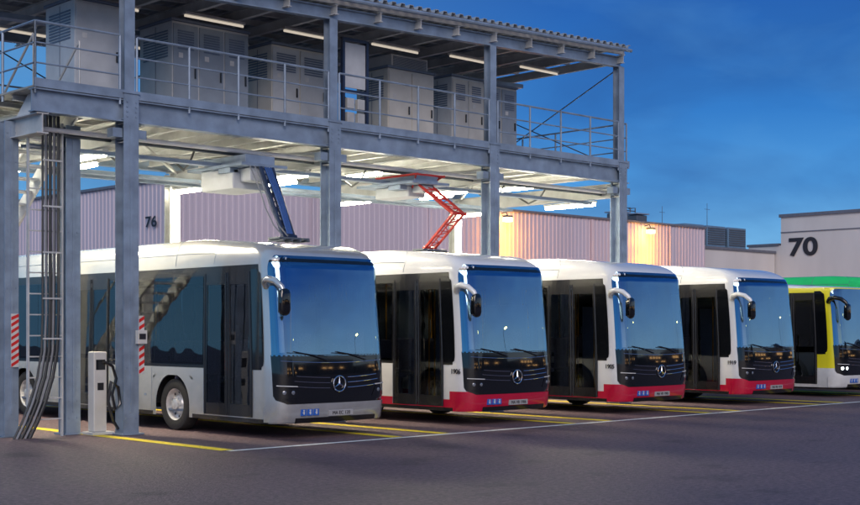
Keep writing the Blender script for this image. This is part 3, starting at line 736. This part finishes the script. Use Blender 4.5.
for x in (33,38.5,52.5,56.8,63.2):
    mb=MB(); mb.box(x-1.7,x+1.7,44.86,44.93,.0,4.3,0)
    for z in lin(.5,4.0,7): mb.box(x-1.68,x+1.68,44.84,44.86,z,z+.03,1)
    pb(mb,'gate',[M['cabdark'],M['steel_dark']],h)
for x in (36,43,47.5,55,62):
    mb=MB(); mb.tube([(x,44.85,7.7),(x,44.85,.1)],.05,8); pb(mb,'downpipe',M['wall'],h,smooth=True)
o=textmesh('hall_number','76',.6,M['ink'],(28.62,46.0,6.15),(0,-1,0),(0,0,1),None,sx=1.5,off=.04); o.parent=h; o.matrix_parent_inverse=Matrix.Translation(-h.location)
a=empty('link_building',(70,48,0)); tag(a,'low pale link building between the hall and the building marked 70','building')
pb(MB().box(65.75,74.9,46,60,0,6.7),'wall',M['wall2'],a); pb(MB().box(65.72,74.93,45.9,60,6.701,6.85),'coping',M['coping'],a)
for i,x in enumerate((66.9,69.2,71.5)):
    t=empty('cooling_unit',(x,47.3,6.85)); tag(t,'%s blue-grey louvred cooling unit on the link building roof'%('left','middle','right')[i],'cooling unit','cooling units on the link building')
    MB().box(-1,1,-.7,.7,.0,1.35).build('housing',M['bluegrey'],t,bevel=.03); mb=MB()
    for z in lin(.2,1.15,7): mb.box(-.9,.9,-.74,-.701,z,z+.08)
    for z in lin(.2,1.15,7): mb.box(-1.04,-1.001,-.6,.6,z,z+.08)
    mb.build('louvre',M['steel_dark'],t)
c=empty('office_building',(85,40,0)); tag(c,'white rendered building marked 70 at the right edge','building')
pb(MB().box(75,95,20,45.6,0,9.0),'wall',M['wall2'],c); pb(MB().box(75,95,45.605,48,0,7.2),'low_wall',M['wall2'],c); pb(MB().box(74.9,95.1,19.9,45.7,9.001,9.2),'coping',M['coping'],c); pb(MB().box(74.92,95.1,45.72,48.1,7.201,7.35),'coping',M['coping'],c)
pb(MB().box(74.955,75,20,45.6,8.0,8.06),'band',M['coping'],c)
o=textmesh('building_number','70',1.55,M['ink'],(74.98,44.0,7.0),(0,-1,0),(0,0,1),None,sx=1.35,off=.03,bold=.03); o.parent=c; o.matrix_parent_inverse=Matrix.Translation(-c.location)
for y in (26,31,36):
    mb=MB(); mb.box(74.93,74.98,y-.9,y+.9,4.6,6.1,0); mb.box(74.9,74.93,y-.03,y+.03,4.6,6.1,1); pb(mb,'window',[M['gloss'],M['plate']],c)
for i,x in enumerate((48.0,59.7)):
    t=empty('wall_lamp',(x,44.5,7.35)); tag(t,'%s sodium wall lamp glowing orange on the hall wall'%('left','right')[i],'lamp','orange wall lamps on the workshop hall')
    mb=MB(); mb.tube([(0,.4,.25),(0,.1,.3),(0,0,.12)],.03,6); mb.build('arm',M['steel_dark'],t,True)
    mb=MB(); mb.box(-.22,.22,-.16,.16,.02,.12); mb.build('housing',M['steel_dark'],t,bevel=.02); mb=MB(); mb.box(-.2,.2,-.15,.15,-.18,.018); mb.build('bulb',M['sodium'],t)
    for (yo,zo,en) in ((-.15,-.5,150),(-.25,-1.7,150)):
        ld=bpy.data.lights.new('wall_light','POINT'); ld.energy=en; ld.color=(1,.36,.02); ld.shadow_soft_size=.12; lo=bpy.data.objects.new('wall_light',ld); lo.location=(0,yo,zo); lo.parent=t; COL.objects.link(lo)
for i,(x,y,hh_) in enumerate(((73.2,50,2.2),(71,52,2.0))):
    mb=MB(); mb.tube([(x,y,6.8),(x,y,7.9+hh_)],[.03,.015],6); mb.tube([(x-.3,y,7.5+hh_),(x+.3,y,7.5+hh_)],.012,5); tag(mb.build('roof_mast',M['steel_dark']),'thin antenna mast on the roof, %s'%('right of the cooling units','behind the cooling units')[i],'mast','antenna masts on the roofs')
t=empty('roof_ladder',(65,50,7.8)); tag(t,'dark roof ladder rails on the hall roof','ladder')
mb=MB()
for x in (-.5,0,.5): mb.tube([(x,0,0),(x,0,1.5),(x,.5,1.5)],.04,6)
mb.tube([(-1.6,0,.7),(.5,0,.7)],.035,6); mb.tube([(-1.6,0,1.3),(.5,0,1.3)],.035,6); mb.tube([(-1.6,0,0),(-1.6,0,1.3)],.035,6); mb.build('rail',M['steel_dark'],t)
for i,x in enumerate((61.2,63.0)):
    t=empty('roof_vent',(x,48,7.86)); tag(t,'%s small dark vent box on the hall roof'%('left','right')[i],'vent','vent boxes on the hall roof')
    MB().box(-.5,.5,-.4,.4,0,.7).build('box',M['steel_dark'],t,bevel=.03); MB().box(-.6,.6,-.5,.5,.75,.82).build('cap',M['steel'],t)
for i,(x0,x1,y,hz) in enumerate(((-10,28,-62,10),(34,58,-52,8),(58.5,84,-50,9.5),(86,112,-40,7),(113,134,-32,9),(136,170,-24,7.5))):
    t=empty('opposite_building',(0,0,0)); tag(t,'dark depot building across the yard, number %s'%('one','two','three','four','five','six')[i],'building','buildings across the yard')
    MB().box(x0,x1,y-15,y,0,hz).build('wall',M['fardark'],t); MB().box(x0-.2,x1+.2,y-15,y+.2,hz+.001,hz+.3).build('roof',M['coping'],t)
    x=x0+2
    while x<x1-3:
        for z in (2.2,5.4):
            if random.random()<.45: MB().box(x,x+2.4,y+.01,y+.06,z,z+1.2).build('window',M['farwin'],t)
        x+=4
for i,(x,y) in enumerate(((30,-28),(55,-20),(85,-10),(110,2))):
    t=empty('street_lamp',(x,y,0)); tag(t,'tall yard lamp across the yard, number %s'%('one','two','three','four')[i],'lamp','yard lamps across the yard')
    mb=MB(); mb.tube([(0,0,0),(0,0,9)],[.10,.05],8); mb.tube([(0,0,9),(0,1.0,9.2)],.04,6); mb.build('pole',M['steel_dark'],t,True); MB().box(-.2,.2,.9,1.6,9.1,9.22).build('lamp_head',M['sodium'],t)
# ------------------------------------------------------------------ world, sun, camera
w=bpy.data.worlds.new('World'); scn.world=w; w.use_nodes=True; nt=w.node_tree; n=nt.nodes; l=nt.links
for x in list(n): n.remove(x)
out=n.new('ShaderNodeOutputWorld'); bg=n.new('ShaderNodeBackground'); l.new(bg.outputs[0],out.inputs[0])
tc=n.new('ShaderNodeTexCoord'); sp=n.new('ShaderNodeSeparateXYZ'); l.new(tc.outputs['Generated'],sp.inputs[0])
rp=n.new('ShaderNodeValToRGB'); l.new(sp.outputs['Z'],rp.inputs[0]); cr=rp.color_ramp
els=[(0,(.26,.54,.80)),(.06,(.16,.46,.80)),(.105,(.065,.31,.72)),(.16,(.022,.19,.58)),(.24,(.010,.11,.44)),(.5,(.03,.12,.34)),(1,(.06,.13,.28))]
cr.elements[0].position=0; cr.elements[0].color=els[0][1]+(1,); cr.elements[1].position=1; cr.elements[1].color=els[-1][1]+(1,)
for p,c in els[1:-1]:
    e=cr.elements.new(p); e.color=c+(1,)
def cloud(scale,zs,lo,hi,amt,seed):
    mp=n.new('ShaderNodeMapping'); mp.inputs['Scale'].default_value=(1.2,1.2,zs); mp.inputs['Location'].default_value=(seed,seed*.7,0); mp.inputs['Rotation'].default_value=(.12,.1,0); l.new(tc.outputs['Generated'],mp.inputs[0])
    nz=n.new('ShaderNodeTexNoise'); nz.inputs['Scale'].default_value=scale; nz.inputs['Detail'].default_value=7; nz.inputs['Roughness'].default_value=.50; nz.inputs['Distortion'].default_value=.35; l.new(mp.outputs[0],nz.inputs[0])
    r2=n.new('ShaderNodeValToRGB'); r2.color_ramp.elements[0].position=lo; r2.color_ramp.elements[1].position=hi; r2.color_ramp.elements[0].color=(0,0,0,1); r2.color_ramp.elements[1].color=(amt,amt,amt,1); l.new(nz.outputs['Fac'],r2.inputs[0]); return r2
ca=cloud(4.2,3.2,.42,.68,.55,1.3); cb=cloud(5.5,3.5,.50,.76,.25,7.1)
mx=n.new('ShaderNodeMix'); mx.data_type='RGBA'; l.new(ca.outputs[0],mx.inputs[0]); l.new(rp.outputs[0],mx.inputs[6]); mx.inputs[7].default_value=(.012,.085,.32,1)
mx2=n.new('ShaderNodeMix'); mx2.data_type='RGBA'; l.new(cb.outputs[0],mx2.inputs[0]); l.new(mx.outputs[2],mx2.inputs[6]); mx2.inputs[7].default_value=(.11,.36,.72,1)
dl=n.new('ShaderNodeVectorMath'); dl.operation='DOT_PRODUCT'; dl.inputs[1].default_value=(-.722,.692,0); l.new(tc.outputs['Generated'],dl.inputs[0])
ml=n.new('ShaderNodeMapRange'); ml.inputs['From Min'].default_value=-.1; ml.inputs['From Max'].default_value=.45; ml.inputs['To Max'].default_value=.55; l.new(dl.outputs['Value'],ml.inputs['Value'])
mxl=n.new('ShaderNodeMix'); mxl.data_type='RGBA'; l.new(ml.outputs[0],mxl.inputs[0]); l.new(mx2.outputs[2],mxl.inputs[6]); mxl.inputs[7].default_value=(.15,.42,.70,1)
nd=n.new('ShaderNodeVectorMath'); nd.operation='DOT_PRODUCT'; nd.inputs[1].default_value=(.45,-.89,0); l.new(tc.outputs['Generated'],nd.inputs[0])
m1=n.new('ShaderNodeMapRange'); m1.inputs['From Min'].default_value=.2; m1.inputs['From Max'].default_value=1; l.new(nd.outputs['Value'],m1.inputs['Value'])
m2=n.new('ShaderNodeMapRange'); m2.inputs['From Min'].default_value=.08; m2.inputs['From Max'].default_value=.26; m2.inputs['To Min'].default_value=.9; m2.inputs['To Max'].default_value=0; l.new(sp.outputs['Z'],m2.inputs['Value'])
mm=n.new('ShaderNodeMath'); mm.operation='MULTIPLY'; l.new(m1.outputs[0],mm.inputs[0]); l.new(m2.outputs[0],mm.inputs[1])
mx3=n.new('ShaderNodeMix'); mx3.data_type='RGBA'; l.new(mm.outputs[0],mx3.inputs[0]); l.new(mxl.outputs[2],mx3.inputs[6]); mx3.inputs[7].default_value=(.55,.66,.74,1)
sky=n.new('ShaderNodeTexSky'); sky.sky_type='NISHITA'; sky.sun_disc=False; sky.sun_elevation=math.radians(1.5); sky.sun_rotation=math.radians(200)
sc=n.new('ShaderNodeMix'); sc.data_type='RGBA'; sc.blend_type='ADD'; sc.inputs[0].default_value=.010; l.new(mx3.outputs[2],sc.inputs[6]); l.new(sky.outputs[0],sc.inputs[7])
l.new(sc.outputs[2],bg.inputs[0]); bg.inputs[1].default_value=1.0
sd=bpy.data.lights.new('sun','SUN'); sd.energy=1.8; sd.angle=math.radians(35); sd.color=(1,.86,.77); so=bpy.data.objects.new('sun',sd); COL.objects.link(so)
d=Vector((.55,.75,-.50)).normalized(); so.rotation_euler=d.to_track_quat('-Z','Y').to_euler()
cd=bpy.data.cameras.new('camera'); cam=bpy.data.objects.new('camera',cd); COL.objects.link(cam); scn.camera=cam
cam.location=(0,0,1.9); cam.rotation_euler=(PI/2,0,math.radians(46.2-90)); cd.lens=36*1319/860; cd.sensor_width=36; cd.shift_y=75.5/860; cd.clip_end=3000
scn.view_settings.view_transform='Standard'; scn.view_settings.look='None'; scn.view_settings.exposure=0
